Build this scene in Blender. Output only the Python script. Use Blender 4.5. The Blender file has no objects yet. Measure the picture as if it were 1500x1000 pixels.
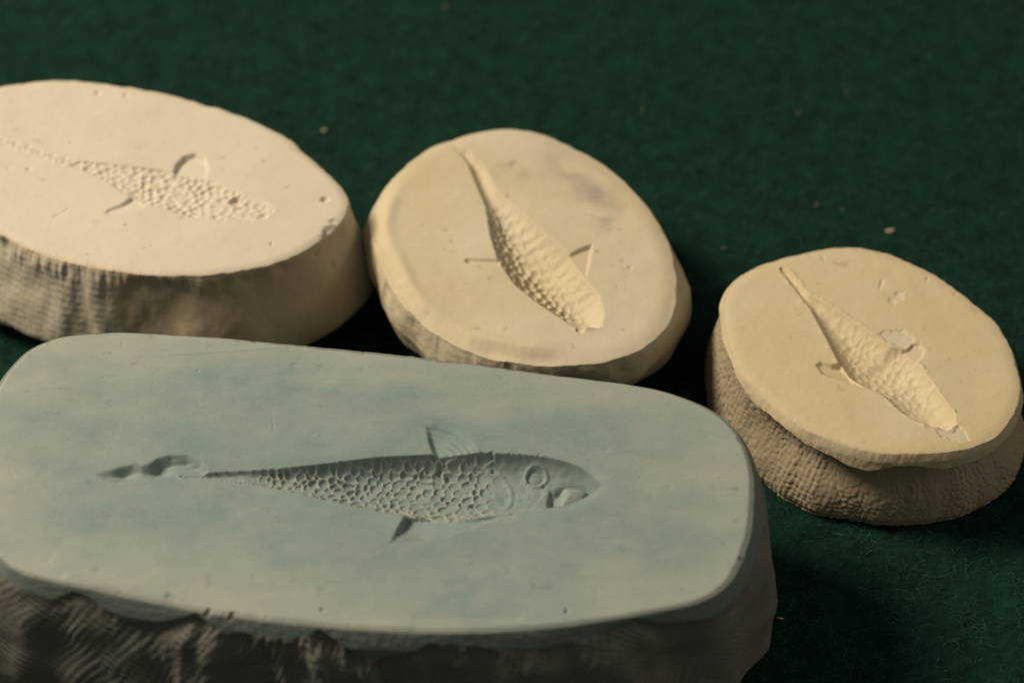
import bpy, math, random
import numpy as np
from mathutils import Vector

# ------------------------------------------------------------------ camera, world, lamps
CM = 0.01                                   # everything below is worked out in centimetres
sc = bpy.context.scene
PITCH = math.radians(47); DIST = 40.0; HFOV = math.radians(24)
cam_d = bpy.data.cameras.new('camera'); cam = bpy.data.objects.new('camera', cam_d)
sc.collection.objects.link(cam); sc.camera = cam
CAMPOS = np.array([0, -DIST*math.cos(PITCH), DIST*math.sin(PITCH)])
cam.location = Vector(CAMPOS*CM); cam.rotation_euler = (math.pi/2-PITCH, 0, 0)
cam_d.sensor_width = 36; cam_d.angle = HFOV
cam_d.clip_start = 0.01; cam_d.clip_end = 20
cam_d.dof.use_dof = True; cam_d.dof.focus_distance = 0.361; cam_d.dof.aperture_fstop = 14
w = bpy.data.worlds.new('World'); sc.world = w; w.use_nodes = True
bg = w.node_tree.nodes['Background']; bg.inputs[0].default_value = (0.96, 0.95, 0.84, 1); bg.inputs[1].default_value = 0.125
AZ = math.radians(167); EL = math.radians(46)          # the desk lamp stands left and a little behind
ld = bpy.data.lights.new('desk_lamp_light', 'AREA'); ld.shape = 'DISK'; ld.size = 0.34; ld.energy = 11.2
ld.color = (1.0, 0.875, 0.68)
lo = bpy.data.objects.new('desk_lamp_light', ld); sc.collection.objects.link(lo)
LD = 0.95
lo.location = (LD*math.cos(EL)*math.cos(AZ), LD*math.cos(EL)*math.sin(AZ), LD*math.sin(EL))
lo.rotation_euler = (Vector((0, 0, 0.02))-lo.location).to_track_quat('-Z', 'Y').to_euler()
fd = bpy.data.lights.new('room_light', 'AREA'); fd.shape = 'DISK'; fd.size = .5; fd.energy = 1.5; fd.color = (1.0, .84, .64)   # weaker room light from the right
fo = bpy.data.objects.new('room_light', fd); sc.collection.objects.link(fo); fo.location = (1.15, .02, .62)
fo.rotation_euler = (Vector((0, 0, 0.02))-fo.location).to_track_quat('-Z', 'Y').to_euler()
sc.view_settings.view_transform = 'Standard'; sc.view_settings.look = 'None'
sc.view_settings.exposure = 0; sc.view_settings.gamma = 1

# ------------------------------------------------------------------ small helpers
FPX = 750/math.tan(HFOV/2)
def at(px, py, z):
    """photograph point -> place on the level plane z (cm)"""
    d = np.array([(px-750)/FPX, (500-py)/FPX, -1.0])
    s, c = math.sin(PITCH), math.cos(PITCH)
    dw = np.array([d[0], d[1]*s + c*1.0, d[1]*c - s*1.0])
    t = (z-CAMPOS[2])/dw[2]
    p = CAMPOS+dw*t
    return p[:2]
def path(pts, z): return np.array([at(x, y, z) for x, y in pts])

_rs = np.random.RandomState(7); _perm = np.tile(_rs.permutation(256), 2).astype(np.int32)
_grad = _rs.normal(size=(256, 3)).astype(np.float32); _grad /= np.linalg.norm(_grad, axis=1)[:, None]
def perlin(x, y, z=0.0):
    x = np.asarray(x, np.float32); y = np.asarray(y, np.float32); z = np.zeros_like(x)+np.float32(z)
    xi = np.floor(x).astype(np.int32); yi = np.floor(y).astype(np.int32); zi = np.floor(z).astype(np.int32)
    xf, yf, zf = x-xi, y-yi, z-zi
    u = xf*xf*xf*(xf*(xf*6-15)+10); v = yf*yf*yf*(yf*(yf*6-15)+10); ww = zf*zf*zf*(zf*(zf*6-15)+10)
    r = 0
    for a in (0, 1):
        for b in (0, 1):
            for c in (0, 1):
                h = _perm[(_perm[(_perm[(xi+a) & 255]+yi+b) & 255]+zi+c) & 255]
                g = _grad[h]
                dd = g[..., 0]*(xf-a)+g[..., 1]*(yf-b)+g[..., 2]*(zf-c)
                r = r+dd*(u if a else 1-u)*(v if b else 1-v)*(ww if c else 1-ww)
    return r*1.5
def fbm(x, y, z=0.0, n=3):
    r = 0; a = 1; f = 1
    for i in range(n):
        r = r+a*perlin(x*f, y*f, z*f+i*7.3); a *= .5; f *= 2.03
    return r
def sstep(a, b, x):
    t = np.clip((x-a)/(b-a), 0, 1); return t*t*(3-2*t)
def closed_spline(P, n=1440):
    P = np.asarray(P); m = len(P); out = []
    k = max(4, n//m)
    for i in range(m):
        p0, p1, p2, p3 = P[i-1], P[i], P[(i+1) % m], P[(i+2) % m]
        t = np.linspace(0, 1, k, endpoint=False)[:, None]
        out.append(.5*((2*p1)+(-p0+p2)*t+(2*p0-5*p1+4*p2-p3)*t*t+(-p0+3*p1-3*p2+p3)*t**3))
    return np.vstack(out)
def radial(P, C):
    """closed outline -> function angle -> radius"""
    Q = closed_spline(P)-C
    a = np.arctan2(Q[:, 1], Q[:, 0]); r = np.hypot(Q[:, 0], Q[:, 1]); o = np.argsort(a); a = a[o]; r = r[o]
    a = np.concatenate([a-2*np.pi, a, a+2*np.pi]); r = np.concatenate([r, r, r])
    g = np.linspace(-np.pi, np.pi, 721)[:-1]; rr = np.interp(g, a, r)
    k = np.exp(-np.linspace(-2, 2, 23)**2); k /= k.sum()
    rr = np.convolve(np.concatenate([rr[-11:], rr, rr[:11]]), k, 'valid')
    g2 = np.concatenate([g, [np.pi]]); r2 = np.concatenate([rr, rr[:1]])
    return lambda th: np.interp(th, g2, r2)
def poly_sd(x, y, P):
    """signed distance to a polygon, positive inside"""
    P = np.asarray(P); d = np.full(x.shape, 1e9); ins = np.zeros(x.shape, bool)
    for i in range(len(P)):
        a = P[i-1]; b = P[i]; e = b-a
        t = np.clip(((x-a[0])*e[0]+(y-a[1])*e[1])/(e@e+1e-12), 0, 1)
        d = np.minimum(d, np.hypot(x-a[0]-e[0]*t, y-a[1]-e[1]*t))
        c = ((a[1] > y) != (b[1] > y)) & (x < (b[0]-a[0])*(y-a[1])/(b[1]-a[1]+1e-12)+a[0]); ins ^= c
    return np.where(ins, d, -d)

# ------------------------------------------------------------------ meshes
def build_mesh(name, V, F, N=None, attrs=None):
    me = bpy.data.meshes.new(name)
    nf = len(F); k = F.shape[1]
    me.vertices.add(len(V)); me.vertices.foreach_set('co', (V*CM).astype(np.float32).ravel())
    me.loops.add(nf*k); me.loops.foreach_set('vertex_index', F.astype(np.int32).ravel())
    me.polygons.add(nf); me.polygons.foreach_set('loop_start', np.arange(0, nf*k, k, dtype=np.int32))
    me.update(calc_edges=True)
    me.polygons.foreach_set('use_smooth', np.ones(nf, bool))
    for an, av in (attrs or {}).items():
        a = me.attributes.new(an, 'FLOAT', 'POINT'); a.data.foreach_set('value', av.astype(np.float32))
    me.validate()
    if N is not None: me.normals_split_custom_set_from_vertices(N.astype(np.float32))
    return me
def link(name, me, mat, parent=None):
    o = bpy.data.objects.new(name, me); sc.collection.objects.link(o)
    if mat: me.materials.append(mat)
    o.parent = parent
    return o
def thing(name, label, cat, loc, group=None):
    o = bpy.data.objects.new(name, None); sc.collection.objects.link(o)
    o.empty_display_size = .01; o.location = loc; o['label'] = label; o['category'] = cat
    if group: o['group'] = group
    return o
def vnormals(V, F):
    a, b, c, d = (V[F[:, i]] for i in range(4))
    n = np.cross(c-a, d-b); N = np.zeros_like(V)
    for i in range(4):
        for j in range(3): N[:, j] += np.bincount(F[:, i], n[:, j], len(V))
    return N/(np.linalg.norm(N, axis=1)[:, None]+1e-12)
def sub_object(name, V, F, N, attrs, mat, parent, origin):
    ids, inv = np.unique(F, return_inverse=True)
    me = build_mesh(name, V[ids]-origin, inv.reshape(F.shape), N[ids], {k: v[ids] for k, v in attrs.items()})
    return link(name, me, mat, parent)

def build_stone(spec):
    """one closed plaster piece: level top with the fish pressed in, side rings, underside"""
    h = spec['h']; top = path(spec['top'], h); bot = path(spec['bottom'], 0)
    C = (top.min(0)+top.max(0))/2; ext = (top.max(0)-top.min(0))/2
    Rt = radial(top, C); Rb = radial(bot, C)
    nu, nv = spec['grid']; m = spec['rings']
    u = np.linspace(-1, 1, nu); v = np.linspace(-1, 1, nv); U, Vv = np.meshgrid(u, v, indexing='ij')
    U = U.ravel(); Vv = Vv.ravel()
    rr = np.maximum(np.abs(U), np.abs(Vv)); th = np.arctan2(Vv*ext[1], U*ext[0])
    seed = spec['seed']
    def jag(th):                                                   # hand-made wobble and nicks of the rim
        c, s = np.cos(th), np.sin(th)
        return spec.get('jag', .03)*(fbm(c*6+seed, s*6, seed, 3))+spec.get('nick', .02)*np.minimum(0, fbm(c*26, s*26+seed, seed, 3)+.25)
    R0 = Rt(th)+jag(th)
    X = C[0]+rr*R0*np.cos(th); Y = C[1]+rr*R0*np.sin(th)
    dz, lab, attrs = spec['relief'](X, Y, rr, th, spec)
    rsx = np.random.RandomState(int(spec['seed']*10)); scr = 0
    for _ in range(18):
        cx, cy = C+(rsx.rand(2)-.5)*ext*1.6; aa = rsx.normal(.05, .5); ln = rsx.uniform(.1, .45)
        px_ = (X-cx)*np.cos(aa)+(Y-cy)*np.sin(aa); py_ = -(X-cx)*np.sin(aa)+(Y-cy)*np.cos(aa)
        scr = scr+rsx.choice([-1, 1])*rsx.uniform(.001, .003)*np.exp(-(py_/.018)**2-(px_/ln)**4)
    dz = dz+np.where(lab == 0, scr+.007*fbm(X*1.1, Y*1.6, seed, 4)-.010*np.clip(perlin(X*7, Y*7, seed)-.62, 0, 1)*2, 0)
    # rim softening
    d_edge = (1-rr)*R0
    soft = spec.get('soft', .05)
    fall = -spec.get('drop', .02)*np.clip(1-d_edge/soft, 0, 1)**2
    Z = h+dz+fall
    Vt = np.stack([X, Y, Z], 1)
    idx = np.arange(nu*nv).reshape(nu, nv)
    Ft = np.stack([idx[:-1, :-1], idx[1:, :-1], idx[1:, 1:], idx[:-1, 1:]], -1).reshape(-1, 4)
    labf = lab[Ft].max(1) if lab.dtype.kind == 'i' else None
    # boundary loop, counter-clockwise
    loop = np.concatenate([idx[:-1, 0], idx[-1, :-1], idx[:0:-1, -1], idx[0, :0:-1]])
    nb = len(loop); bth = th[loop]; r0 = R0[loop]; z0 = Z[loop]
    p = np.linspace(0, 1, m+1)[1:]**spec.get('ringpow', 1.25)
    TH = np.tile(bth, (m, 1)); Pp = np.repeat(p[:, None], nb, 1)
    arc = np.cumsum(np.hypot(*(np.diff(Vt[loop][:, :2], axis=0, append=Vt[loop[:1]][:, :2]).T)))
    L_ = arc[-1]+(arc[1]-arc[0]); a0 = np.interp(np.pi/2, *(lambda o: (bth[o], arc[o]))(np.argsort(bth)))
    S = np.tile((arc-a0) % L_, (m, 1)); spec['C'] = C
    base_r = Rt(bth)
    R, Zs, sattr = spec['side'](TH, Pp, S, np.tile(base_r, (m, 1)), Rb(TH), h, np.full((m, nb), h-spec.get('drop', .02))+((z0-h+spec.get('drop', .02))[None]*np.exp(-(Pp/.06)**2))/np.maximum(1-Pp, .2), spec)
    R = R+(r0-base_r)[None]*np.exp(-((h-Zs)/spec.get('rimfade', .06))**2)
    Vs = np.stack([C[0]+R*np.cos(TH), C[1]+R*np.sin(TH), Zs], -1).reshape(-1, 3)
    nt = len(Vt); V = np.vstack([Vt, Vs, [[C[0], C[1], 0.004]]])
    rings = np.vstack([loop[None], nt+np.arange(m*nb).reshape(m, nb)])
    nx = np.roll(rings, -1, 1)
    Fs = np.stack([rings[:-1], rings[1:], nx[1:], nx[:-1]], -1).reshape(-1, 4)
    N = vnormals(V, np.vstack([Ft, Fs]))
    A = {}
    for k in set(attrs) | set(sattr):
        A[k] = np.concatenate([attrs.get(k, np.zeros(nt)), sattr.get(k, np.zeros((m, nb))).ravel(), [0]])
    root = thing(spec['name'], spec['label'], spec['cat'], (C[0]*CM, C[1]*CM, 0), spec.get('group'))
    O = np.array([C[0], C[1], 0]); mt = spec['mat']
    sub_object('top_face', V, Ft[labf == 0], N, A, mt, root, O)
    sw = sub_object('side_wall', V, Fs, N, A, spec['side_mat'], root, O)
    # underside
    last = rings[-1]; Vb = np.vstack([V[last], V[-1:]])-O
    Fb = np.stack([np.full(nb, nb), np.roll(np.arange(nb), -1), np.arange(nb)], 1)
    link('underside', build_mesh('underside', Vb, Fb), spec['side_mat'], root)
    fish = sub_object('fish_impression', V, Ft[labf == 1], N, A, mt, root, O)
    for code, nm in spec['parts'].items():
        sel = labf == code
        if sel.sum() > 6: sub_object(nm, V, Ft[sel], N, A, mt, fish, O)
    codes, cnt = np.unique(labf[labf >= 100], return_counts=True)
    order = np.argsort(-cnt)
    for code in codes[order][:290]:
        sub_object('scale', V, Ft[labf == code], N, A, mt, fish, O)
    rest = codes[order][290:]
    if len(rest):
        o = sub_object('small_scales', V, Ft[np.isin(labf, rest)], N, A, mt, fish, O); o['kind'] = 'stuff'
    return root

# ------------------------------------------------------------------ the fish
def cells(a, b, seed, jit=.28):
    """jittered staggered lattice: nearest distance, second distance, cell id, offset to own centre"""
    ib = np.floor(b).astype(int); F1 = np.full(a.shape, 9.); F2 = np.full(a.shape, 9.)
    ID = np.zeros(a.shape, int); OX = np.zeros(a.shape); OY = np.zeros(a.shape)
    for db in (-1, 0, 1):
        j = ib+db; sh = .5*(j & 1); ia = np.floor(a-sh).astype(int)
        for da in (-1, 0, 1):
            i = ia+da; hsh = (i*73856093 ^ j*19349663 ^ seed*83492791) & 0xffffff
            h1 = (hsh*1103515245+12345 & 0xffff)/65535.; h2 = (hsh*69069+7 & 0xffff)/65535.
            ox = a-(i+sh+.5+(h1-.5)*2*jit); oy = b-(j+.5+(h2-.5)*2*jit); d = np.hypot(ox, oy)
            nw = d < F1
            F2 = np.where(nw, F1, np.minimum(F2, d)); OX = np.where(nw, ox, OX); OY = np.where(nw, oy, OY)
            ID = np.where(nw, (i+400)*1000+(j+400), ID); F1 = np.where(nw, d, F1)
    return F1, F2, ID, OX, OY

def shingle(a, b, seed, jit=.2, rad=.74):
    """overlapping round scales, free edges towards the tail: (relative radius, id, offset) of the uppermost one"""
    ib = np.floor(b).astype(int); best = np.full(a.shape, -1e9); Rr = np.full(a.shape, 1.); ID = np.zeros(a.shape, int); OX = np.zeros(a.shape); NX = np.full(a.shape, 9.)
    for db in (-1, 0, 1):
        j = ib+db; sh = .5*(j & 1); ia = np.floor(a-sh).astype(int)
        for da in (-1, 0, 1):
            i = ia+da; hsh = (i*73856093 ^ j*19349663 ^ seed*83492791) & 0xffffff
            h1 = (hsh*1103515245+12345 & 0xffff)/65535.; h2 = (hsh*69069+7 & 0xffff)/65535.; h3 = (hsh*2654435 >> 4 & 0xffff)/65535.
            ca = i+sh+.5+(h1-.5)*2*jit; cb = j+.5+(h2-.5)*2*jit; rd = rad*(1+.28*(h3-.5))
            ox = a-ca; d = np.hypot(ox, (b-cb)*(1+.2*(h1-.5)))/rd
            hit = (d < 1) & (ca > best)
            best = np.where(hit, ca, best); Rr = np.where(hit, d, Rr); OX = np.where(hit, ox/rd, OX); ID = np.where(hit, (i+400)*1000+(j+400), ID)
    return Rr, ID, OX

class Fish:
    """depth of the pressed-in fish: contours in a frame that runs from tail to nose"""
    def __init__(s, tail, nose, up, lo, z):
        s.z = z; s.t = at(*tail, z); n = at(*nose, z); s.L = np.linalg.norm(n-s.t); s.e = (n-s.t)/s.L; s.f = np.array([-s.e[1], s.e[0]])
        s.up = s.loc(up); s.lo = s.loc(lo)
        xs = np.linspace(min(s.up[0, 0], s.lo[0, 0]), max(s.up[-1, 0], s.lo[-1, 0]), 400)
        k = np.ones(9)/9
        def sm(P):
            y = np.interp(xs, P[:, 0], P[:, 1]); return np.convolve(np.pad(y, 4, mode='edge'), k, 'valid')
        s.xs = xs; s.U = sm(s.up); s.Lw = sm(s.lo)
    def loc(s, pts):
        P = path(pts, s.z)-s.t; return np.stack([P@s.e, P@s.f], 1)
    def xy(s, X, Y):
        dx = X-s.t[0]; dy = Y-s.t[1]; return dx*s.e[0]+dy*s.e[1], dx*s.f[0]+dy*s.f[1]
    def body(s, x, y, depth, p=2.6, q=.6, wob=0):
        U = np.interp(x, s.xs, s.U); L = np.interp(x, s.xs, s.Lw)
        hw = np.maximum((U-L)/2, 1e-3); t = (y-(U+L)/2)/hw
        ins = (np.abs(t) < 1) & (x > s.xs[0]) & (x < s.xs[-1])
        hm = (s.U-s.Lw).max()/2
        d = depth*np.clip(hw/hm, getattr(s, 'floor', 0.), 1)**(.75-.35*sstep(.68, .9, x/s.L))*np.clip(1-np.abs(t)**(p+wob*sstep(-.1, .6, t)), 0, 1)**q
        return np.where(ins, d, 0), np.where(ins, t, 9), hw, ins
def fin(x, y, P, deep, shallow, direction, wall=.03):
    sd = poly_sd(x, y, P); d = np.asarray(direction, float); d /= np.linalg.norm(d)
    pr = P@d; u = np.clip((x*d[0]+y*d[1]-pr.min())/(pr.max()-pr.min()), 0, 1)
    return sstep(-wall*.3, wall, sd)*(deep+(shallow-deep)*u), sd, u
def pit(X, Y, px, py, z, r, depth):
    c = at(px, py, z); d = np.hypot(X-c[0], Y-c[1])/r
    return -depth*np.clip(1-d**2, 0, 1)**.6
def bump(X, Y, px, py, z, rx, ry, hgt):
    c = at(px, py, z); d2 = ((X-c[0])/rx)**2+((Y-c[1])/ry)**2
    return hgt*np.exp(-d2)

def relief_blue(X, Y, rr, th, sp):
    z = sp['h']
    base = .02*fbm(X*.35, Y*.5, 3.1, 3)+.0022*fbm(X*1.4, Y*7, 1.7, 3)
    up = [(258, 686), (278, 689), (300, 690), (330, 688), (370, 686), (440, 681), (500, 674), (560, 668), (630, 664), (700, 661), (760, 663), (800, 667), (835, 676), (860, 687), (874, 700), (879, 709)]
    lo = [(258, 695), (278, 696), (300, 697), (330, 701), (370, 707), (430, 720), (500, 736), (550, 747), (600, 754), (650, 759), (700, 757), (750, 750), (800, 743), (830, 738), (858, 727), (873, 716), (879, 710)]
    fi = Fish((145, 694), (879, 710), up, lo, z); fi.floor = .20
    x, y = fi.xy(X, Y)
    d, t, hw, ins = fi.body(x, y, .38, 2.0, .68, 1.6)
    s = x/fi.L
    lab = np.zeros(X.shape, np.int64)
    lab[ins] = 1; d = d*sstep(fi.xs[0], fi.xs[0]+.08, x)
    # fins
    P = fi.loc([(622, 621), (641, 621), (668, 630), (690, 645), (708, 664), (637, 672), (628, 645)])
    df, sd, u = fin(x, y, P, .095, .02, (1, .35), .08)
    tip = fi.loc([(626, 618)])[0]; df *= .35+.65*sstep(.0, .42, np.hypot(x-tip[0], y-tip[1]))
    c = at(612, 690, z); rad = np.hypot(X-c[0], Y-c[1])
    df = df+np.where(sd > .02, .006*np.sin(rad*70+2*fbm(X*2, Y*2, 0, 2)), 0)
    lab[(sd > 0) & (lab == 0)] = 3; D = np.maximum(d, df)
    P = fi.loc([(570, 797), (594, 752), (640, 752), (700, 757), (752, 750), (700, 770), (655, 785), (615, 792)])
    df, sd, u = fin(x, y, P, .16, .015, (1, -.25), .045)
    tip = fi.loc([(572, 797)])[0]; df *= .12+.88*sstep(.0, .55, np.hypot(x-tip[0], y-tip[1]))
    df += np.where(sd > .02, .005*np.sin((y+.25*x)*60), 0)
    lab[(sd > 0) & (lab == 0)] = 4; D = np.maximum(D, df)
    P = fi.loc([(141, 694), (175, 684), (195, 680), (208, 682), (218, 680), (232, 671), (250, 666), (275, 667), (294, 676), (308, 688), (298, 697), (250, 699), (215, 703), (172, 708), (152, 702)])
    df, sd, u = fin(x, y, P, .13, .045, (-.1, -1), .10)
    for q in ((181, 690, .13), (231, 684, .16)):
        c = at(*q[:2], z); df = df*(1+.9*np.exp(-((X-c[0])/q[2])**2-((Y-c[1])/.12)**2))
    df -= np.where((sd > .02) & (x > .9), .006*np.sin((y-.12*x)*70), 0)
    lab[(sd > 0) & (lab == 0)] = 5; D = np.maximum(D, df)
    # scales
    m = ins & (x > 0)
    size = .084+.050*np.clip(s[m], 0, 1); xm, ym = x[m], y[m]
    a = xm/size/.92*.93; b = ym/size*1.05+.25*np.sin(xm*1.1)
    a = a+.5*fbm(xm*2, ym*2, 4.4, 3)+.35*t[m]**2; b = b+.35*fbm(xm*2.2, ym*2.2, 7.4, 3)
    rad_, ID, ox = shingle(a, b, 5, .24, .82)
    vary = np.clip(.85+.8*fbm(xm*2.4, ym*3.3, 8.8, 3), .40, 1.3)
    amt = sstep(.29, .36, s[m])*(1-sstep(.75, .825, s[m]))*sstep(1, .93, np.abs(t[m]))
    ridge = np.exp(-((rad_-.90)/.10)**2)*np.clip(.75-.5*ox, .2, 1.2)
    rel = (1+.5*sstep(-.1, .6, t[m]))*amt*(.023*ridge*vary-.014*np.clip(1-(rad_/.85)**2, 0, 1)*(.4+vary)+.010*ox)
    rel += .007*fbm(xm*10, ym*14, 2., 3)+.012*sstep(.76, .82, s[m])*fbm(xm*3.2, ym*4, 5., 3)*sstep(1, .8, np.abs(t[m]))
    rr_ = np.zeros(X.shape); rr_[m] = rel; rg_ = np.zeros(X.shape); rg_[m] = amt*ridge*vary
    core = np.zeros(X.shape, np.int64)
    core[m] = np.where((amt > .5) & (np.abs(t[m]) < .93), 100+ID, 0)
    lab = np.where((core > 0) & (lab == 1), core, lab)
    Z = -D+rr_
    # belly wall streaks
    Z += np.where(ins & (t < -.55) & (s > .3) & (s < .82), .014*fbm(x*9+y*10, y*22, 6.6, 2)*(1+.6*np.sin(x*38)), 0)
    # gill arcs
    for gx, gr in ((742, .36),):
        c = at(gx-30, 705, z); r = np.hypot((X-c[0]), (Y-c[1])*.9)
        Z += np.where(ins & (X > c[0]), .02*np.exp(-((r-gr)/.03)**2), 0)
    # eye
    c = at(785, 694, z-.20); r = np.hypot(X-c[0], (Y-c[1])*1.2)
    e = r < .23
    Z = np.where(e & ins, Z+.030*np.exp(-((r-.155)/.030)**2)-.020*np.exp(-((r-.10)/.03)**2), Z)
    lab[(r < .21) & ins] = 6
    # mouth plug
    P = fi.loc([(815, 716), (818, 706), (828, 701), (840, 701), (856, 705), (868, 711), (867, 718), (858, 728), (842, 735), (828, 740), (818, 741), (815, 732)])
    sd = poly_sd(x, y, P)
    groove = (.10*np.exp(-((sd+.05)/.06)**2))*ins
    k = sstep(-.01, .09, sd)
    plug = -.045-.12*np.clip(1-sd/.26, 0, 1)**2
    Z = (Z-groove)*(1-k)+plug*k; lab[sd > 0] = 7
    c = at(808, 722, z); Z -= .06*np.exp(-((X-c[0])/.035)**2-((Y-c[1])/.22)**2)*ins*(1-k)
    # air bubbles
    for q in [(721, 662, .038, .04), (643, 674, .042, .06), (634, 665, .03, .03), (790, 664, .022, .02), (722, 673, .03, .04),
              (747, 662, .02, .02), (772, 688, .02, .02), (797, 691, .03, .03), (692, 717, .03, .04), (656, 680, .03, .04), (808, 700, .03, .03), (852, 701, .025, .03),
              (340, 898, .045, .06), (306, 893, .05, .05), (830, 895, .035, .04), (1084, 816, .03, .03), (1143, 700, .0, .0), (472, 892, .035, .03),
              (290, 543, .03, .01), (152, 552, .02, .01), (1055, 700, .02, .01), (938, 698, .02, .01)]:
        if q[2] > 0: Z += pit(X, Y, q[0], q[1], z, q[2], q[3])
    # rolled-over edge of the press mark round the cavity
    near = poly_sd(x, y, np.vstack([fi.up, fi.lo[::-1]]))
    Z += np.where(lab == 0, -.02*np.exp(-(near/.09)**2), 0)
    # tiny grit, scratches
    g = perlin(X*16, Y*16, 9.); Z += .012*np.clip(g-.62, 0, 1)
    for (ax, ay, bx, by, wd, dp) in [(575, 794, 548, 808, .02, -.006), (640, 690, 640, 690, .02, 0), (399, 612, 401, 630, .012, -.006), (245, 520, 420, 508, .02, .008), (480, 560, 600, 566, .02, .006), (100, 845, 240, 872, .05, .03), (610, 902, 760, 905, .05, -.012), (300, 488, 300, 488, .02, 0)]:
        a_ = at(ax, ay, z); b_ = at(bx, by, z); e_ = b_-a_; tt = np.clip(((X-a_[0])*e_[0]+(Y-a_[1])*e_[1])/(e_@e_+1e-9), 0, 1)
        Z += dp*np.exp(-((X-a_[0]-e_[0]*tt)**2+(Y-a_[1]-e_[1]*tt)**2)/wd**2)
    dust_and_lit = .65*sstep(.50, 1.1, rr+.26*fbm(X*.45, Y*.9, 5.5, 4))+.20+.07*fbm(X*1.2, Y*2.2, 1.5, 5)
    dust_and_lit = dust_and_lit+np.where(ins, .75*rg_+.45*sstep(-.3, -.8, t)*(x > 0), 0)  # dusty ridges; belly wall painted lighter, as the lamp strikes it
    return base*np.where(ins, .3, 1)+Z, lab, {'dust_and_lit': np.clip(dust_and_lit, 0, 1), 'fish': (lab > 0)*1.}

def relief_cream1(X, Y, rr, th, sp):
    z = sp['h']
    Z = .03*fbm(X*.3, Y*.4, 1.1, 3)+.0025*fbm(X*4, Y*4, 3, 3)
    up = [(92, 236), (125, 236), (190, 243), (250, 250), (300, 261), (330, 273), (360, 286), (387, 295), (399, 306)]
    lo = [(92, 239), (130, 252), (155, 265), (180, 282), (200, 296), (240, 305), (280, 318), (320, 322), (360, 325), (387, 320), (399, 310)]
    fi = Fish((-40, 190), (399, 309), up, lo, z); x, y = fi.xy(X, Y)
    d, t, hw, ins = fi.body(x, y, .08, 3.0, .6); s = x/fi.L
    lab = np.zeros(X.shape, np.int64); lab[ins] = 1; D = d
    P = fi.loc([(252, 255), (258, 240), (270, 228), (286, 224), (301, 231), (306, 246), (302, 264)])
    df, sd, u = fin(x, y, P, .09, .015, (1, -.2), .06); lab[(sd > 0) & (lab == 0)] = 3; D = np.maximum(D, df)
    P = fi.loc([(195, 286), (178, 298), (158, 306), (153, 312), (160, 316), (185, 311), (214, 302)])
    df, sd, u = fin(x, y, P, .08, .015, (.6, -1), .04); lab[(sd > 0) & (lab == 0)] = 4; D = np.maximum(D, df)
    m = ins; xm, ym = x[m], y[m]
    a = xm/.135+.3*fbm(xm*2, ym*2, 1, 2); b = ym/.12+.2*fbm(xm*2, ym*2, 4, 2)
    F1, F2, ID, ox, oy = cells(a, b, 9, .3)
    amt = sstep(1, .9, np.abs(t[m]))*np.clip(.75+fbm(xm*2, ym*2, 3, 2)*.7, .25, 1.2)
    R = np.zeros(X.shape); R[m] = amt*(-.05*np.clip(1-(F1/.52)**2, 0, 1)**.8+.02)
    lab = np.where(ins & (lab == 1), 0, lab); c_ = np.zeros(X.shape, np.int64); c_[m] = np.where(np.abs(t[m]) < .93, 100+ID, 1)
    lab = np.where(c_ > 0, c_, lab)
    Z += -D+R
    # beaded tail running off to the left
    for i, px in enumerate(range(-36, 104, 9)):
        f = (px+40)/140.; py = 190+f*47+2*math.sin(i*2.1)
        Z += bump(X, Y, px, py+3, z, .05, .07, .022)-bump(X, Y, px+4, py, z, .05, .05, .02+.01*math.sin(i*3.3))
    c = at(347, 293, z); r = np.hypot(X-c[0], Y-c[1]); Z -= .07*np.clip(1-(r/.11)**2, 0, 1)**.6; Z += .02*np.exp(-((r-.14)/.03)**2); lab[(r < .13)] = 6
    Z += pit(X, Y, 385, 316, z, .09, .04)
    for q in [(476, 292, .07, .06), (398, 357, .035, .03), (42, 247, .05, .03), (52, 193, .03, .02), (143, 135, .05, .04), (184, 139, .05, .03), (12, 246, .03, .02), (330, 250, .03, .012)]:
        Z += pit(X, Y, q[0], q[1], z, q[2], q[3])
    a_ = at(78, 318, z); b_ = at(100, 306, z); e_ = b_-a_; tt = np.clip(((X-a_[0])*e_[0]+(Y-a_[1])*e_[1])/(e_@e_), 0, 1)
    Z -= .012*np.exp(-((X-a_[0]-e_[0]*tt)**2+(Y-a_[1]-e_[1]*tt)**2)/.02**2)
    # the broken corner at the right end
    for cx, cy, r, dd in ((488, 340, .2, .045), (478, 346, .1, .03), (497, 328, .14, .03)):
        c = at(cx, cy, z); q = np.hypot(X-c[0], (Y-c[1])*.8)+.08*fbm(X*6, Y*6, 2, 3)
        Z -= dd*sstep(r, r*.45, q)
    return Z, lab, {'dust_and_lit': np.clip(.5+.5*fbm(X*.5, Y*.5, 2, 3), 0, 1), 'fish': (lab > 0)*1.}

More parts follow.
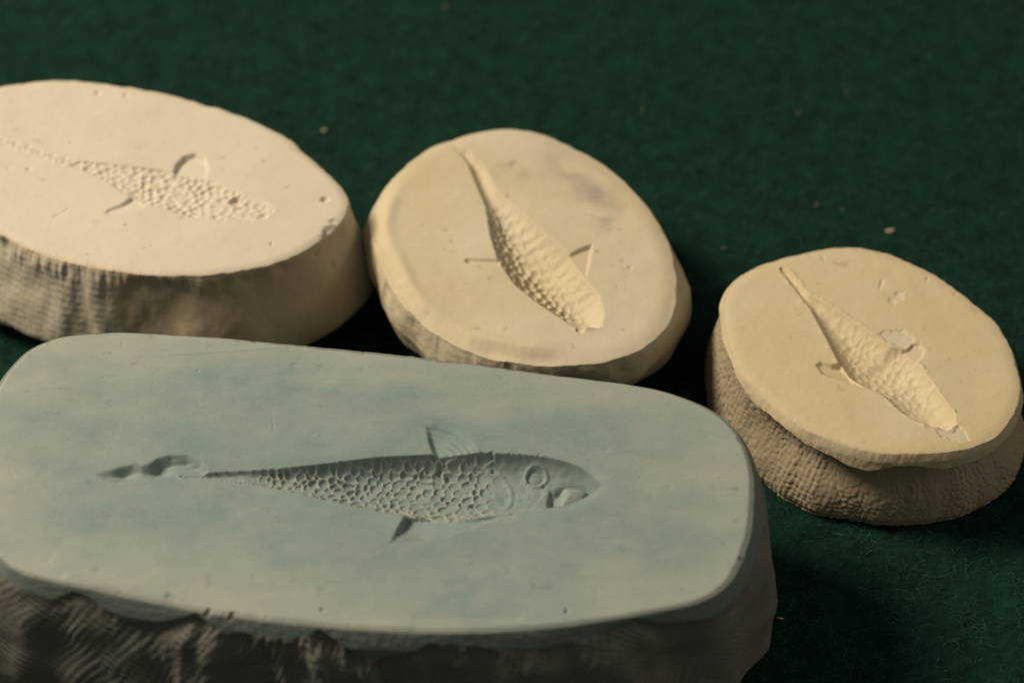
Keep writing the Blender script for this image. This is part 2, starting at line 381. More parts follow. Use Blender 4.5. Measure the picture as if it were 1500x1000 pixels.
def relief_cream2(X, Y, rr, th, sp):
    z = sp['h']
    Z = .05*fbm(X*.3, Y*.3, 6.1, 3)+.003*fbm(X*4, Y*4, 3, 3)
    left = [(664, 215), (675, 226), (685, 239), (697, 269), (712, 305), (718, 344), (730, 383), (754, 416), (784, 440), (820, 464), (846, 480), (866, 481), (880, 477)]
    right = [(664, 213), (685, 220), (709, 242), (727, 278), (760, 308), (799, 344), (835, 374), (856, 407), (877, 431), (886, 458), (881, 474)]
    fi = Fish((664, 214), (873, 479), right, left, z); x, y = fi.xy(X, Y)
    if np.mean(fi.U) < np.mean(fi.Lw): fi.U, fi.Lw = fi.Lw, fi.U
    d, t, hw, ins = fi.body(x, y, .34, 2.0, .8); s = x/fi.L
    lab = np.zeros(X.shape, np.int64); lab[ins] = 1; D = d
    P = fi.loc([(828, 376), (850, 364), (868, 358), (866, 376), (860, 406), (845, 400)])
    df, sd, u = fin(x, y, P, .09, .02, (.3, -1), .05); lab[(sd > 0) & (lab == 0)] = 3; D = np.maximum(D, df)
    P = fi.loc([(733, 379), (705, 379), (684, 378), (680, 383), (688, 387), (706, 387), (735, 390)])
    df, sd, u = fin(x, y, P, .05, .05, (1, 0), .05); lab[(sd > 0) & (lab == 0)] = 4; D = np.maximum(D, df)
    m = ins; xm, ym = x[m], y[m]
    F1, F2, ID, ox, oy = cells(xm/.16+.4*fbm(xm*2, ym*2, 1, 2), ym/.14, 19, .3)
    low = sstep(.1, -.4, t[m]); am = sstep(.28, .4, s[m])*(1-sstep(.82, .95, s[m]))*sstep(1, .9, np.abs(t[m]))
    R = np.zeros(X.shape); R[m] = am*((.045*np.exp(-((F2-F1)/.2)**2)-.03*np.clip(1-(F1/.5)**2, 0, 1))*(.2+.8*low)+.008*np.sin((xm-.35*ym)*30+1.5*fbm(xm*2, ym*2, 7, 2)))
    R[m] += .01*fbm(xm*8, ym*8, 3, 2)
    Z += -D+R
    Z += bump(X, Y, 858, 478, z, .12, .08, .06)+pit(X, Y, 850, 482, z, .07, .05)
    mk = sstep(-1.2, -1.5, th)+sstep(2.4, 2.9, th); Z += mk*np.clip(.7+fbm(np.cos(th)*2, np.sin(th)*2, 3, 2), .1, 1.2)*(.03*np.exp(-((rr-.90-.02*perlin(np.cos(th)*3, np.sin(th)*3, 1))/.045)**2)-.09*sstep(.91, 1.0, rr))
    # shallow thumb dents in the left and front margins
    Z -= bump(X, Y, 660, 470, z, .9, .35, .03)+bump(X, Y, 870, 250, z, .8, .9, .06)
    for q in [(745, 287, .03, .03), (923, 392, .04, .02), (620, 330, .02, .02), (600, 300, .02, .02), (905, 420, .03, .01)]: Z += pit(X, Y, q[0], q[1], z, q[2], q[3])
    cl = np.exp(-(poly_sd(X, Y, path([(815, 236), (850, 268), (870, 290), (885, 318), (882, 300), (862, 262)], z))/.28)**2)
    c2 = np.exp(-(poly_sd(X, Y, path([(735, 250), (745, 245), (760, 258), (742, 262)], z))/.2)**2)*.4
    st = np.clip(1.0*(cl+c2)*(.5+1.0*fbm(X*1.5, Y*2, 3, 3)), 0, 1)
    return Z, lab, {'dust_and_lit': np.clip(.5+.6*fbm(X*.6, Y*.6, 2, 3), 0, 1), 'stain': st, 'fish': (lab > 0)*1.}

def relief_cream3(X, Y, rr, th, sp):
    z = sp['h']
    Z = .03*fbm(X*.35, Y*.35, 4.1, 3)+.003*fbm(X*4, Y*4, 3, 3)
    left = [(1142, 393), (1155, 410), (1169, 429), (1187, 451), (1198, 470), (1209, 491), (1228, 529), (1245, 552), (1258, 562), (1293, 578), (1322, 605), (1345, 618), (1363, 625), (1380, 627), (1396, 624)]
    right = [(1146, 390), (1158, 398), (1185, 431), (1204, 441), (1241, 464), (1274, 486), (1304, 508), (1320, 512), (1341, 529), (1363, 556), (1385, 586), (1401, 608), (1400, 619)]
    fi = Fish((1143, 392), (1398, 622), right, left, z); x, y = fi.xy(X, Y)
    d, t, hw, ins = fi.body(x, y, .30, 2.1, .75); s = x/fi.L
    lab = np.zeros(X.shape, np.int64); lab[ins] = 1; D = d
    P = fi.loc([(1316, 514), (1328, 511), (1337, 502), (1347, 503), (1356, 512), (1352, 524), (1341, 533)])
    df, sd, u = fin(x, y, P, .06, .02, (1, 0), .04); lab[(sd > 0) & (lab == 0)] = 3; D = np.maximum(D, df)
    P = fi.loc([(1234, 531), (1218, 532), (1203, 528), (1194, 533), (1204, 548), (1228, 555), (1262, 566)])
    df, sd, u = fin(x, y, P, .13, .03, (0, -1), .06); lab[(sd > 0) & (lab == 0)] = 4; D = np.maximum(D, df)
    m = ins; xm, ym = x[m], y[m]
    F1, F2, ID, ox, oy = cells(xm/.15+.4*fbm(xm*2, ym*2, 1, 2), ym/.13, 29, .3)
    am = sstep(.25, .4, s[m])*(1-sstep(.78, .9, s[m]))*sstep(1, .9, np.abs(t[m]))
    R = np.zeros(X.shape); R[m] = am*(.007*np.exp(-((F2-F1)/.3)**2)-.007*np.clip(1-(F1/.5)**2, 0, 1))+.014*fbm(xm*6, ym*6, 3, 2)
    c = at(1368, 590, z-.22); r = np.hypot(X-c[0], Y-c[1]); R += np.where(ins, .014*np.exp(-((r-.13)/.04)**2), 0); lab[(r < .17) & ins] = 6
    Z += -D+R
    Z += pit(X, Y, 1385, 623, z, .1, .07)
    # chipped flakes: shallow broken-out skin showing paler plaster
    fl = np.zeros(X.shape)
    for P in ([(1282, 487), (1300, 483), (1322, 482), (1342, 492), (1338, 505), (1326, 512), (1314, 508), (1298, 500)],
              [(1300, 432), (1312, 427), (1326, 427), (1322, 438), (1310, 446), (1302, 441)],
              [(1284, 425), (1290, 410), (1300, 404), (1294, 416), (1290, 428)],
              [(1203, 372), (1214, 372), (1210, 383), (1201, 381)],
              [(1368, 628), (1392, 628), (1404, 622), (1418, 634), (1424, 644), (1400, 647), (1378, 640)]):
        sd = poly_sd(X, Y, path(P, z))+.05*fbm(X*7, Y*7, 5, 3)
        k = sstep(-.01, .05, sd); fl = np.maximum(fl, k); Z -= k*.02+.006*k*fbm(X*6, Y*6, 2, 2)
    # burr along the cut edge of the fish
    near = poly_sd(x, y, np.vstack([fi.up, fi.lo[::-1]]))
    Z += np.where(lab == 0, .025*np.exp(-((near+.03)/.03)**2)*np.clip(fbm(X*7, Y*7, 3, 2)+.1, 0, 1), 0)
    for q in [(1358, 409, .04, .02), (1245, 660, .05, .05), (1400, 430, .04, .015)]: Z += pit(X, Y, q[0], q[1], z, q[2], q[3])
    return Z, lab, {'dust_and_lit': np.clip(.5+.6*fbm(X*.6, Y*.6, 2, 3), 0, 1), 'pale': fl, 'fish': (lab > 0)*1.}

def front(TH, R0, C, z, feats):
    """folds on the camera side, each centred where it stands along the wall"""
    Xw = C[0]+R0*np.cos(TH); out = 0
    fr = sstep(.2, -.25, np.sin(TH))
    for px, py, wd, amp in feats:
        x0 = at(px, py, z)[0]; out = out+amp*np.exp(-((Xw-x0)/(wd/88.))**2)
    return out*fr
def along(TH, R0, C, z, py, tab):
    Xw = C[0]+R0*np.cos(TH)
    return np.interp(Xw, [at(px, py, z)[0] for px, v in tab], [v for px, v in tab])

# ------------------------------------------------------------------ sides (TH angle, P 0..1 down the wall, S arc length)
def side_blue(TH, P, S, R0, RB, h, z0, sp):
    c, s = np.cos(TH), np.sin(TH)
    Z = z0*(1-P); zz = Z
    cs, sn = c*6.5, s*3.6                                            # walks round the block without a seam
    fr = sstep(0, -.4, s)
    bt = along(TH, R0, sp['C'], 2.8, 890, [(-20, .12), (30, .22), (90, .32), (112, .10), (135, .14), (200, .42), (262, .26), (295, .08), (330, .26), (430, .26), (475, .10), (515, .34), (548, .55), (590, .40), (630, .20), (690, .26), (760, .36), (850, .22), (922, .06), (950, .20), (1000, .30), (1050, .42), (1090, .5)])
    bev = (.34+.10*fbm(cs*.8, sn*.8, 3.3, 2))*(1-fr)+fr*(bt+.02*fbm(cs*5, sn*5, 1, 2))                            # depth of the smooth trimmed bevel
    down = h-zz
    R = R0+.16*np.clip(down/.3, 0, 1)**.7+(RB-R0-.05)*sstep(0, 2.2, down)
    R -= .06*sstep(.2, 1.2, down)
    k = sstep(-.04, .07, down-bev)                                   # below the bevel: the wrapped, pressed skin
    fold = fbm(cs*1.05+.35*zz*.3, sn*1.05, zz*.18+2.2, 2)
    fold2 = np.abs(perlin(cs*1.9+.5*zz*.2, sn*1.9, zz*.35+5))
    sl = down*.25
    tilt = TH+sl*.16+.05*perlin(cs*1.5, sn*1.5, zz*1.2)
    R += k*(.16*fold-.05*fold2*sstep(3.2, .6, down)+.02)*sstep(.1, .7, down)
    R += k*sstep(.02, .5, down-bev)*front(tilt, R0, sp['C'], 2.0, [(20, 950, 50, .08), (92, 950, 22, .10), (130, 950, 30, -.06), (210, 950, 60, .04), (330, 950, 70, .11), (430, 950, 50, -.05), (520, 950, 60, .12), (620, 960, 60, -.04), (700, 950, 50, .04), (790, 950, 50, .07), (900, 950, 65, .09), (990, 950, 30, -.07), (1060, 940, 45, .10)])+k*.075*fbm(cs*1.2, sn*1.2, zz*1.2, 2)*sstep(.3, .9, down)
    nn = fbm(cs*2.1, sn*2.1, 8.1, 2)
    nn = nn+front(TH, R0, sp['C'], 2.8, [(300, 895, 22, .6), (480, 915, 28, .6), (560, 950, 30, .5), (660, 935, 50, .5), (935, 900, 35, .7), (120, 865, 16, .6)])
    R -= .13*k*np.clip(nn+.02, 0, 1)*np.exp(-((down-bev-.10)/.16)**2)  # undercut just below the bevel
    warp = 3.0*fbm(cs*1.4, sn*1.4, zz*.9, 2)
    msk = np.clip(.45+1.1*fbm(cs*1.7+4, sn*1.7, zz*.8, 2), 0, 1)
    ph = (S*.55+zz*1.0)*2*np.pi/.105+warp*3
    R += k*.010*msk*np.sin(ph)
    ph2 = (-S*.9+zz*.5)*2*np.pi/.13+warp*2.4
    R += k*.010*(1-msk)*np.sin(ph2)
    R += k*.005*fbm(cs*9, sn*9, zz*9, 3)
    R += k*.02*np.clip(fbm(cs*5, sn*5, zz*5+9, 2)-.45, 0, 1)
    R += (1-k)*.006*fbm(cs*4, sn*4, zz*14, 3)
    q = sstep(.35, 0, zz); R -= .35*q*q
    return R, np.maximum(Z, 0.004), {'dust_and_lit': np.clip(.35*k+.3*fbm(cs*2, sn*2, zz, 3), 0, 1), 'skin': k}

def side_cream1(TH, P, S, R0, RB, h, z0, sp):
    c, s = np.cos(TH), np.sin(TH); Z = z0*(1-P); down = h-Z; cs, sn = c*4.5, s*3
    R = R0+.05*np.sqrt(np.clip(down/.12, 0, 1))+(RB-R0+.22)*sstep(0, 1.9, down)
    k = sstep(.02, .3, down-.05*fbm(cs*2, sn*2, 2, 2))
    left = sstep(.15, -.15, np.cos(TH)+.0)                              # the finger-pressed, cloth-marked half
    R += k*.06*fbm(cs*1.0, sn*1.0, Z*.9+1, 2)
    R += k*front(TH+.02*Z+.02*perlin(cs*1.5, sn*1.5, Z*1.5), R0, sp['C'], 1.2, [(-20, 440, 50, .0), (100, 440, 42, .09), (140, 440, 16, -.02), (176, 440, 26, .06), (236, 460, 52, -.10), (330, 460, 70, .06), (430, 440, 50, -.04)])
    R += .06*front(TH, R0, sp['C'], 1., [(262, 490, 5, 1.)])*sstep(.9, 1.5, down)
    R += k*left*.0035*np.sin(Z*2*np.pi/.13+2*fbm(cs*3, sn*3, Z, 2))*np.clip(.6+fbm(cs*3, sn*3, 4, 2), .2, 1)
    R += .05*np.exp(-((down-.2)/.12)**2)*fbm(cs*3, sn*3, 6, 2)-.09*np.clip(fbm(cs*2.3, sn*2.3, 7.5, 2)-.05, 0, 1)*np.exp(-((down-.25)/.2)**2)
    R += k*.006*fbm(cs*4, sn*4, Z*4, 2)+.003*fbm(cs*12, sn*12, Z*12, 2)
    jj = np.clip(fbm(cs*10, sn*10, 3, 2), -1, 1); R += .008*jj*np.exp(-((down-.06)/.05)**2)
    q = sstep(.55, 0, Z); R -= .42*q**1.3
    return R, np.maximum(Z, .004), {'dust_and_lit': np.clip(.5+.5*fbm(cs*1.2, sn*1.2, Z*.5, 3), 0, 1), 'skin': k*left}

def side_cream2(TH, P, S, R0, RB, h, z0, sp):
    c, s = np.cos(TH), np.sin(TH); Z = z0*(1-P); down = h-Z; cs, sn = c*3, s*2.6
    R = R0+.30*np.clip(down/.8, 0, 1)**.8+(RB-R0-.30)*sstep(0, 1.6, down)
    R += .12*sstep(.1, .6, down)*fbm(cs, sn, Z*.3+2, 2)
    R -= .07*np.clip(fbm(cs*2, sn*2, 3.1, 2), 0, 1)*np.exp(-((down-.3)/.2)**2)
    R += .010*fbm(cs*4, sn*4, Z*5, 3)
    q = sstep(.6, 0, Z); R -= .35*q**1.4
    return R, np.maximum(Z, .004), {'dust_and_lit': np.clip(.5+.5*fbm(cs, sn, Z, 3), 0, 1)}

def side_cream3(TH, P, S, R0, RB, h, z0, sp):
    c, s = np.cos(TH), np.sin(TH); Z = z0*(1-P); down = h-Z; cs, sn = c*3, s*2.6
    deg = np.degrees(TH)
    # height of the smooth lip: thick and scalloped at the front, thin at the left
    lip = .10+.05*fbm(cs*1.5, sn*1.5, 1, 2)
    for a0, wd, hh in ((-98, 13, .20), (-62, 14, .18), (-80, 26, .08), (-120, 18, .12), (-35, 14, .2), (-150, 16, .12)):
        lip = lip+hh*np.exp(-((deg-a0)/wd)**2)
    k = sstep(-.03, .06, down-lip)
    R = R0+.07*np.sqrt(np.clip(down/.15, 0, 1))+.10*np.clip(down/.5, 0, 1)*(1-k)
    base = (RB-R0)*sstep(.15, 1.6, down)-.30*np.exp(-((down-.60)/.42)**2)*sstep(-.1, -.8, np.sin(TH)-.2*np.cos(TH))
    R += k*(base-.035)
    # cloth print
    wv = .25*fbm(cs*2.5, sn*2.5, Z*1.2, 2)
    a = (S+Z*.35)/.092+wv*2.2; b = (Z*1.0-S*.05)/.082+wv*2
    F1, F2, ID, ox, oy = cells(a, b, 77, .22)
    weave = 2.0*np.clip(1-(F1/.62)**2, 0, 1)-.8
    am = np.clip(.8+.9*fbm(cs*1.3, sn*1.3, Z*.6+3, 2), .3, 1.4)
    R += k*.014*am*weave
    R += k*.05*fbm(cs*1.4, sn*1.4, Z*.5, 2)+k*.010*fbm(cs*9, sn*9, Z*10, 2)+(1-k)*.010*fbm(cs*5, sn*5, Z*4, 3)
    q = sstep(.20, .05, Z); R -= .07*q
    return R, np.maximum(Z, .004), {'dust_and_lit': np.clip(.5+.5*fbm(cs, sn, Z, 3), 0, 1), 'skin': k, 'foot': sstep(.2, .1, Z)}

# ------------------------------------------------------------------ materials
def nodes(m): return m.node_tree.nodes, m.node_tree.links
def plaster(name, cols, dust_and_lit, stain=(.16, .13, .10), pale=None, skin=None, bumpk=1.0, tint=None):
    """cols: two body tones; dust: chalky film and painted light of the belly wall; blue side tones include shade"""
    m = bpy.data.materials.new(name); m.use_nodes = True; n, l = nodes(m); b = n['Principled BSDF']
    tc = n.new('ShaderNodeTexCoord')
    def noise(scale, det=4, rough=.6, vec=None):
        t = n.new('ShaderNodeTexNoise'); t.inputs['Scale'].default_value = scale; t.inputs['Detail'].default_value = det; t.inputs['Roughness'].default_value = rough
        l.new(vec or tc.outputs['Object'], t.inputs['Vector']); return t
    def ramp(src, a, c, lo=0., hi=1.):
        r = n.new('ShaderNodeMapRange'); l.new(src, r.inputs[0]); r.inputs[1].default_value = a; r.inputs[2].default_value = c; r.inputs[3].default_value = lo; r.inputs[4].default_value = hi; return r.outputs[0]
    def mix(f, A, B):
        x = n.new('ShaderNodeMix'); x.data_type = 'RGBA'
        if isinstance(f, float): x.inputs[0].default_value = f
        else: l.new(f, x.inputs[0])
        for i, v in ((6, A), (7, B)):
            if isinstance(v, tuple): x.inputs[i].default_value = (*v, 1)
            else: l.new(v, x.inputs[i])
        return x.outputs[2]
    def attr(nm):
        a = n.new('ShaderNodeAttribute'); a.attribute_name = nm; return a.outputs['Fac']
    def mul(a, c):
        x = n.new('ShaderNodeMath'); x.operation = 'MULTIPLY'
        for i, v in enumerate((a, c)):
            if isinstance(v, float): x.inputs[i].default_value = v
            else: l.new(v, x.inputs[i])
        return x.outputs[0]
    col = mix(ramp(noise(170, 7, .72).outputs[0], .33, .67), cols[0], cols[1])
    col = mix(ramp(noise(26, 3, .55).outputs[0], .40, .62, 0, 1 if tint else 0), col, tint or cols[0])
    # chalk film in drawn-out wipes; the mask also lightens the lit belly wall
    mp = n.new('ShaderNodeMapping'); mp.inputs['Scale'].default_value = (1, 1.9, 1); mp.inputs['Rotation'].default_value = (0, 0, .1); l.new(tc.outputs['Object'], mp.inputs[0])
    wipe = noise(95, 8, .72, mp.outputs[0]).outputs[0]
    ad = n.new('ShaderNodeMath'); ad.operation = 'MULTIPLY_ADD'; l.new(wipe, ad.inputs[0]); ad.inputs[1].default_value = 1.15; ad.inputs[2].default_value = -.57
    ad2 = n.new('ShaderNodeMath'); l.new(ad.outputs[0], ad2.inputs[0]); l.new(attr('dust_and_lit'), ad2.inputs[1])
    col = mix(ramp(ad2.outputs[0], .0, 1.15), col, dust_and_lit)
    gr = noise(1900, 2, .6).outputs[0]; col = mix(ramp(gr, .60, .76, 0, .35), col, dust_and_lit)
    sp = noise(420, 3, .6).outputs[0]; col = mix(ramp(sp, .65, .74, 0, .5), col, stain)
    col = mix(mul(attr('stain'), .9), col, (stain[0]*1.5, stain[1]*1.5, stain[2]*1.6))
    if pale: col = mix(mul(attr('pale'), .55), col, pale)
    if skin: col = mix(mul(attr('skin'), .85), col, skin)
    l.new(col, b.inputs['Base Color'])
    rg = ramp(noise(90, 4).outputs[0], .3, .7, .62, .85); l.new(rg, b.inputs['Roughness']); b.inputs['Specular IOR Level'].default_value = .28
    h1 = noise(700, 5, .7).outputs[0]; h2 = noise(2600, 2, .5).outputs[0]
    s_ = n.new('ShaderNodeMath'); s_.operation = 'MULTIPLY_ADD'; l.new(h2, s_.inputs[0]); s_.inputs[1].default_value = .4; l.new(h1, s_.inputs[2])
    bp = n.new('ShaderNodeBump'); bp.inputs['Strength'].default_value = .5; bp.inputs['Distance'].default_value = .00006*bumpk; l.new(s_.outputs[0], bp.inputs['Height']); l.new(bp.outputs[0], b.inputs['Normal'])
    return m
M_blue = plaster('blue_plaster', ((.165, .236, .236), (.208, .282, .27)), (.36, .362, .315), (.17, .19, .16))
M_blue_side_shaded = plaster('blue_plaster_side_shaded', ((.14, .185, .165), (.17, .20, .175)), (.27, .23, .18), (.08, .08, .07), skin=(.165, .155, .13), bumpk=1.6)  # brown dusting, plus a base tone darkened for the shade on the front
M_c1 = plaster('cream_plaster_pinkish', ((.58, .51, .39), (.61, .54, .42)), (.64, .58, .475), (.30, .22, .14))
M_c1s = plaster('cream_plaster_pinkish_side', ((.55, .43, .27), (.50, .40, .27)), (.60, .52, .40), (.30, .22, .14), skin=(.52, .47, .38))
M_c2 = plaster('cream_plaster_yellow', ((.53, .43, .25), (.57, .465, .29)), (.60, .525, .39), (.22, .19, .15), tint=(.55, .48, .35))
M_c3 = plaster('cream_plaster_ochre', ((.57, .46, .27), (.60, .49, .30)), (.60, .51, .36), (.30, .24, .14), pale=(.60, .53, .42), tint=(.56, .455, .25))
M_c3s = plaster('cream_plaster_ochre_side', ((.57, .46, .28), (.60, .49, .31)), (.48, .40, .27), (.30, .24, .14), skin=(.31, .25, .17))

# ------------------------------------------------------------------ the four pieces
blue = dict(name='fish_mould', cat='mould', label='large blue-grey plaster block with a scaly fish pressed in, head to the right', h=3.0, seed=2.5,
  grid=(900, 430), rings=100, jag=.025, nick=.025, soft=.06, drop=.03, ringpow=1.3, relief=relief_blue, side=side_blue, mat=M_blue, side_mat=M_blue_side_shaded,
  parts={3: 'dorsal_fin', 4: 'belly_fin', 5: 'tail_fin', 6: 'eye', 7: 'mouth'},
  top=[(172, 486), (132, 488), (80, 494), (48, 509), (24, 529), (4, 556), (-14, 595), (-24, 650), (-26, 710), (-18, 775), (0, 817), (45, 842), (130, 860), (250, 883), (340, 897), (450, 910), (560, 918), (680, 921), (800, 916), (900, 903), (980, 889), (1034, 875), (1060, 856), (1078, 828), (1093, 790), (1100, 750), (1100, 705), (1090, 655), (1068, 618), (1035, 597), (990, 578), (930, 564), (800, 548), (600, 522), (400, 502), (280, 492)],
  bottom=[(1114, 920), (1108, 960), (1080, 1015), (1025, 1065), (900, 1105), (700, 1120), (450, 1108), (200, 1075), (60, 1045), (-30, 1000), (-60, 900), (-50, 800), (0, 715), (80, 680), (200, 675), (500, 700), (800, 735), (1000, 770), (1070, 805), (1100, 860)])
cream1 = dict(name='fish_mould', cat='mould', label='pinkish cream oval plaster piece at the left edge, with a small beaded fish', h=2.2, seed=4.2,
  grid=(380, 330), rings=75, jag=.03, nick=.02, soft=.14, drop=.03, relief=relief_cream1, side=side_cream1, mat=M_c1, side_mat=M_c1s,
  parts={3: 'dorsal_fin', 4: 'belly_fin', 6: 'eye'},
  top=[(0, 127), (55, 119), (105, 117), (202, 129), (290, 150), (349, 169), (412, 197), (445, 225), (478, 253), (502, 276), (510, 297), (502, 318), (475, 342), (445, 363), (403, 381), (357, 392), (300, 399), (235, 400), (160, 391), (101, 379), (63, 367), (0, 338), (-60, 305), (-115, 262), (-138, 215), (-118, 172), (-65, 143)],
  bottom=[(531, 442), (515, 466), (480, 499), (420, 530), (340, 550), (250, 548), (160, 530), (80, 508), (35, 494), (0, 480), (-80, 440), (-135, 390), (-155, 330), (-130, 280), (-60, 250), (100, 235), (300, 268), (430, 325), (500, 380), (528, 415)])
cream2 = dict(name='fish_mould', cat='mould', label='round cream plaster piece with grey smudges, behind the blue block, its fish nose down', h=1.8, seed=6.7,
  grid=(330, 330), rings=70, jag=.02, nick=.003, soft=.30, drop=.05, relief=relief_cream2, side=side_cream2, mat=M_c2, side_mat=M_c2,
  parts={3: 'dorsal_fin', 4: 'belly_fin'},
  top=[(743, 188), (705, 192), (659, 205), (633, 214), (595, 243), (565, 275), (549, 305), (548, 340), (557, 370), (569, 395), (583, 422), (612, 456), (646, 481), (688, 502), (755, 519), (839, 527), (890, 523), (932, 508), (967, 481), (984, 447), (988, 409), (981, 367), (962, 324), (921, 273), (877, 235), (827, 209), (789, 194)],
  bottom=[(1010, 478), (1003, 515), (986, 546), (967, 568), (910, 600), (830, 618), (740, 610), (660, 582), (610, 545), (580, 505), (556, 455), (541, 415), (538, 385), (560, 350), (620, 310), (740, 285), (850, 310), (940, 370), (990, 430)])
cream3 = dict(name='fish_mould', cat='mould', label='smallest ochre plaster piece at the right, with chipped flakes and cloth-printed side', h=1.75, seed=1.3,
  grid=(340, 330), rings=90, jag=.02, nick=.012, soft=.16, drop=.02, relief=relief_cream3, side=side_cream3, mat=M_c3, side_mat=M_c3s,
  parts={3: 'dorsal_fin', 4: 'belly_fin', 6: 'eye'},
  top=[(1236, 363), (1190, 369), (1130, 384), (1085, 405), (1064, 432), (1063, 470), (1073, 515), (1094, 551), (1130, 587), (1172, 620), (1218, 641), (1268, 657), (1319, 661), (1388, 657), (1434, 646), (1466, 625), (1487, 590), (1491, 561), (1479, 515), (1456, 473), (1416, 438), (1370, 405), (1314, 378), (1278, 367)],
  bottom=[(1496, 665), (1480, 706), (1448, 738), (1388, 764), (1314, 773), (1250, 768), (1181, 750), (1121, 714), (1075, 668), (1045, 620), (1034, 575), (1040, 535), (1070, 490), (1130, 465), (1236, 462), (1330, 482), (1420, 540), (1475, 600), (1494, 640)])
for sp in (blue, cream1, cream2, cream3): build_stone(sp)

# ------------------------------------------------------------------ the felt
def felt_material():
    m = bpy.data.materials.new('green_felt'); m.use_nodes = True; n, l = nodes(m); b = n['Principled BSDF']
    tc = n.new('ShaderNodeTexCoord')
    t = n.new('ShaderNodeTexNoise'); t.inputs['Scale'].default_value = 260; t.inputs['Detail'].default_value = 6; t.inputs['Roughness'].default_value = .7; l.new(tc.outputs['Object'], t.inputs['Vector'])
    r = n.new('ShaderNodeValToRGB'); r.color_ramp.elements[0].position = .3; r.color_ramp.elements[0].color = (.0032, .014, .0095, 1)
    r.color_ramp.elements[1].position = .75; r.color_ramp.elements[1].color = (.010, .043, .030, 1); l.new(t.outputs[0], r.inputs[0]); l.new(r.outputs[0], b.inputs['Base Color'])
    b.inputs['Roughness'].default_value = .95; b.inputs['Specular IOR Level'].default_value = .08
    bp = n.new('ShaderNodeBump'); bp.inputs['Distance'].default_value = .0006; bp.inputs['Strength'].default_value = .8; l.new(t.outputs[0], bp.inputs['Height']); l.new(bp.outputs[0], b.inputs['Normal'])
    return m
def fibre_material():
    m = bpy.data.materials.new('green_fibre'); m.use_nodes = True; n, l = nodes(m); b = n['Principled BSDF']
    hi = n.new('ShaderNodeHairInfo'); r = n.new('ShaderNodeValToRGB')
    e = r.color_ramp.elements; e[0].color = (.006, .029, .020, 1); e[1].color = (.027, .108, .076, 1); e[1].position = .90
    x = e.new(.985); x.color = (.10, .22, .18, 1)
    l.new(hi.outputs['Random'], r.inputs[0]); l.new(r.outputs[0], b.inputs['Base Color']); b.inputs['Roughness'].default_value = .6; b.inputs['Specular IOR Level'].default_value = .25
    return m
n = 260; g = np.linspace(-45, 45, n); GX, GY = np.meshgrid(g, g+8, indexing='ij')
GZ = .03*fbm(GX*.35, GY*.35, 2, 3)-.035
V = np.stack([GX.ravel(), GY.ravel(), GZ.ravel()], 1); idx = np.arange(n*n).reshape(n, n)
F = np.stack([idx[:-1, :-1], idx[1:, :-1], idx[1:, 1:], idx[:-1, 1:]], -1).reshape(-1, 4)
felt = link('felt_cloth', build_mesh('felt_cloth', V, F), felt_material()); felt['kind'] = 'structure'
rs = np.random.RandomState(3); NH = 230000
hx = rs.uniform(-13, 13, NH); hy = rs.uniform(-9.5, 14, NH)
keep = (np.abs(hx) < 8.6+(hy+9)*.22) & (rs.rand(NH) < .55+.9*np.clip(perlin(hx*1.3, hy*1.3, 5)+.6*perlin(hx*4, hy*4, 2), -.5, .5)); hx, hy = hx[keep], hy[keep]; NH = len(hx)
clump = .5+.5*np.clip(perlin(hx*1.6, hy*1.6, 3)*1.5, -1, 1)
ang = rs.normal(0, .75, NH)+1.1*perlin(hx*1.1, hy*1.1, 8)+(rs.rand(NH) < .5)*np.pi
L = rs.uniform(.06, .22, NH)*(.6+.6*clump); cur = rs.normal(0, .9, NH); hz = rs.uniform(.01, .05, NH)*(.5+clump); K = 5
pts = np.zeros((NH, K, 3), np.float32)
px, py = hx.copy(), hy.copy()
for k in range(K):
    f = k/(K-1)
    pts[:, k, 0] = px; pts[:, k, 1] = py; pts[:, k, 2] = -.03+hz*4*f*(1-f)*1.2+.02*f*clump+.012
    a = ang+cur*f; px = px+np.cos(a)*L/(K-1); py = py+np.sin(a)*L/(K-1)
hc = bpy.data.hair_curves.new('felt_fibres'); hc.add_curves([K]*NH)
hc.points.foreach_set('position', (pts*CM).ravel())
ra = hc.attributes.get('radius') or hc.attributes.new('radius', 'FLOAT', 'POINT'); ra.data.foreach_set('value', np.full(NH*K, .0016*CM, np.float32))
ho = bpy.data.objects.new('felt_fibres', hc); sc.collection.objects.link(ho); hc.materials.append(fibre_material()); ho.parent = felt; ho['kind'] = 'stuff'

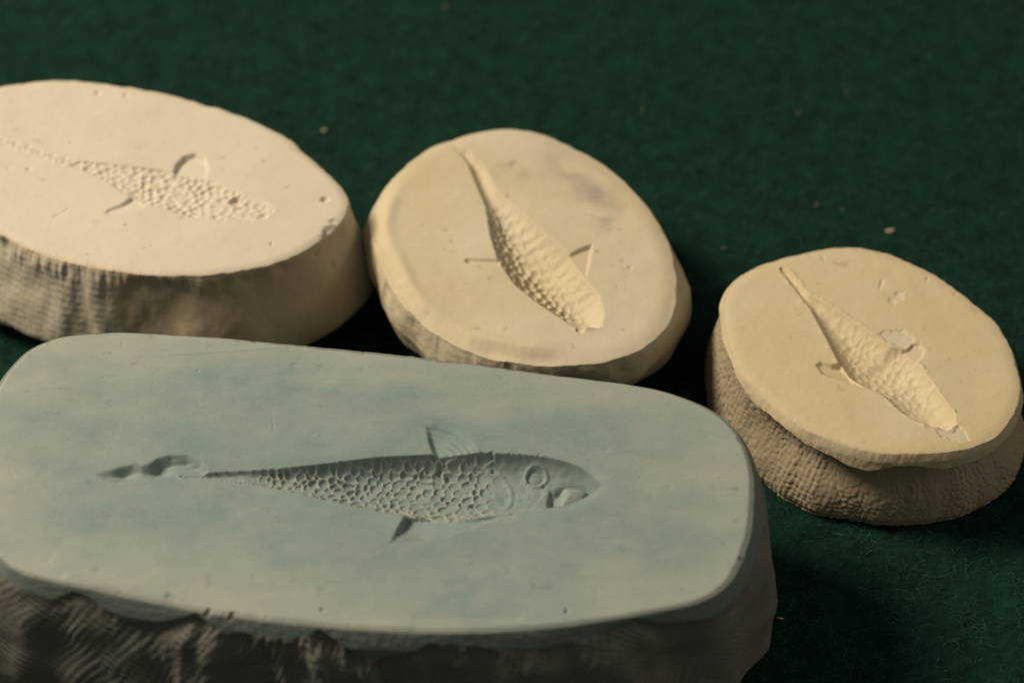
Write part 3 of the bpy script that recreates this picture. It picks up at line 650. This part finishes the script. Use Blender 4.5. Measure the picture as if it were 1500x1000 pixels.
# ------------------------------------------------------------------ crumbs and lint
def crumb_mat(name, c):
    m = bpy.data.materials.new(name); m.use_nodes = True; n, l = nodes(m); b = n['Principled BSDF']
    t = n.new('ShaderNodeTexNoise'); t.inputs['Scale'].default_value = 900; r = n.new('ShaderNodeMix'); r.data_type = 'RGBA'; l.new(t.outputs[0], r.inputs[0])
    r.inputs[6].default_value = (*[v*.7 for v in c], 1); r.inputs[7].default_value = (*c, 1); l.new(r.outputs[2], b.inputs['Base Color']); b.inputs['Roughness'].default_value = .8
    return m
MC = crumb_mat('plaster_crumb', (.55, .48, .36)); MF = crumb_mat('pale_lint', (.15, .14, .10))
def crumb(px, py, ln, wd, rot, mat, label, group=None, name='plaster_crumb', cat='crumb'):
    rng = np.random.RandomState(int(px+py*3)); nu, nv = 12, 7
    V = []
    for i in range(nv):
        ph = math.pi*i/(nv-1)
        for j in range(nu):
            t = 2*math.pi*j/nu; r = 1+.28*rng.randn()*math.sin(ph)
            V.append((math.cos(ph)*ln*(1+.1*rng.randn()*(0 < i < nv-1)), math.sin(ph)*math.cos(t)*wd*r+.25*wd*math.sin(ph*2), max(math.sin(ph)*math.sin(t)*wd*.8*r, -wd*.4)))
    V = np.array(V); F = np.array([(i*nu+j, i*nu+(j+1) % nu, (i+1)*nu+(j+1) % nu, (i+1)*nu+j) for i in range(nv-1) for j in range(nu)])
    me = build_mesh(name, V, F); me.polygons.foreach_set('use_smooth', np.zeros(len(F), bool))
    o = link(name, me, mat); p = at(px, py, .03); o.location = (p[0]*CM, p[1]*CM, .03*CM); o.rotation_euler = (0, 0, rot)
    o['label'] = label; o['category'] = cat
    if group: o['group'] = group
crumb(1143, 905, .055, .018, -.3, MC, 'white splinter of plaster on the dark felt just right of the blue block')
crumb(1303, 338, .08, .035, 0, MC, 'largest pale crumb on the felt, above the ochre piece at the right')
crumb(475, 191, .05, .03, .3, MC, 'pale crumb on the felt above the right end of the pinkish left piece')
MINI = [(942, 161, .03, .03, 'tiny pale crumb on the felt above the right shoulder of the round piece'),
        (1170, 166, .035, .03, 'tiny pale crumb on open felt, lower left one of the two near the top'),
        (1240, 136, .025, .02, 'faint tiny crumb on open felt, upper right one of the two near the top'),
        (1197, 300, .035, .03, 'brightest crumb of the little cluster above the ochre piece'),
        (1234, 307, .025, .02, 'faint smaller crumb at the right of the little cluster above the ochre piece'),
        (1060, 363, .03, .02, 'tiny crumb on the felt at the back left of the ochre piece'),
        (652, 10, .04, .03, 'pale crumb at the top edge of the photo, farthest back on the felt'),
        (405, 158, .02, .02, 'tiny brownish crumb just behind the back edge of the pinkish piece')]
for px, py, a, b, lb in MINI: crumb(px, py, a, b, px*.1, MF, lb, 'tiny crumbs scattered on the felt')
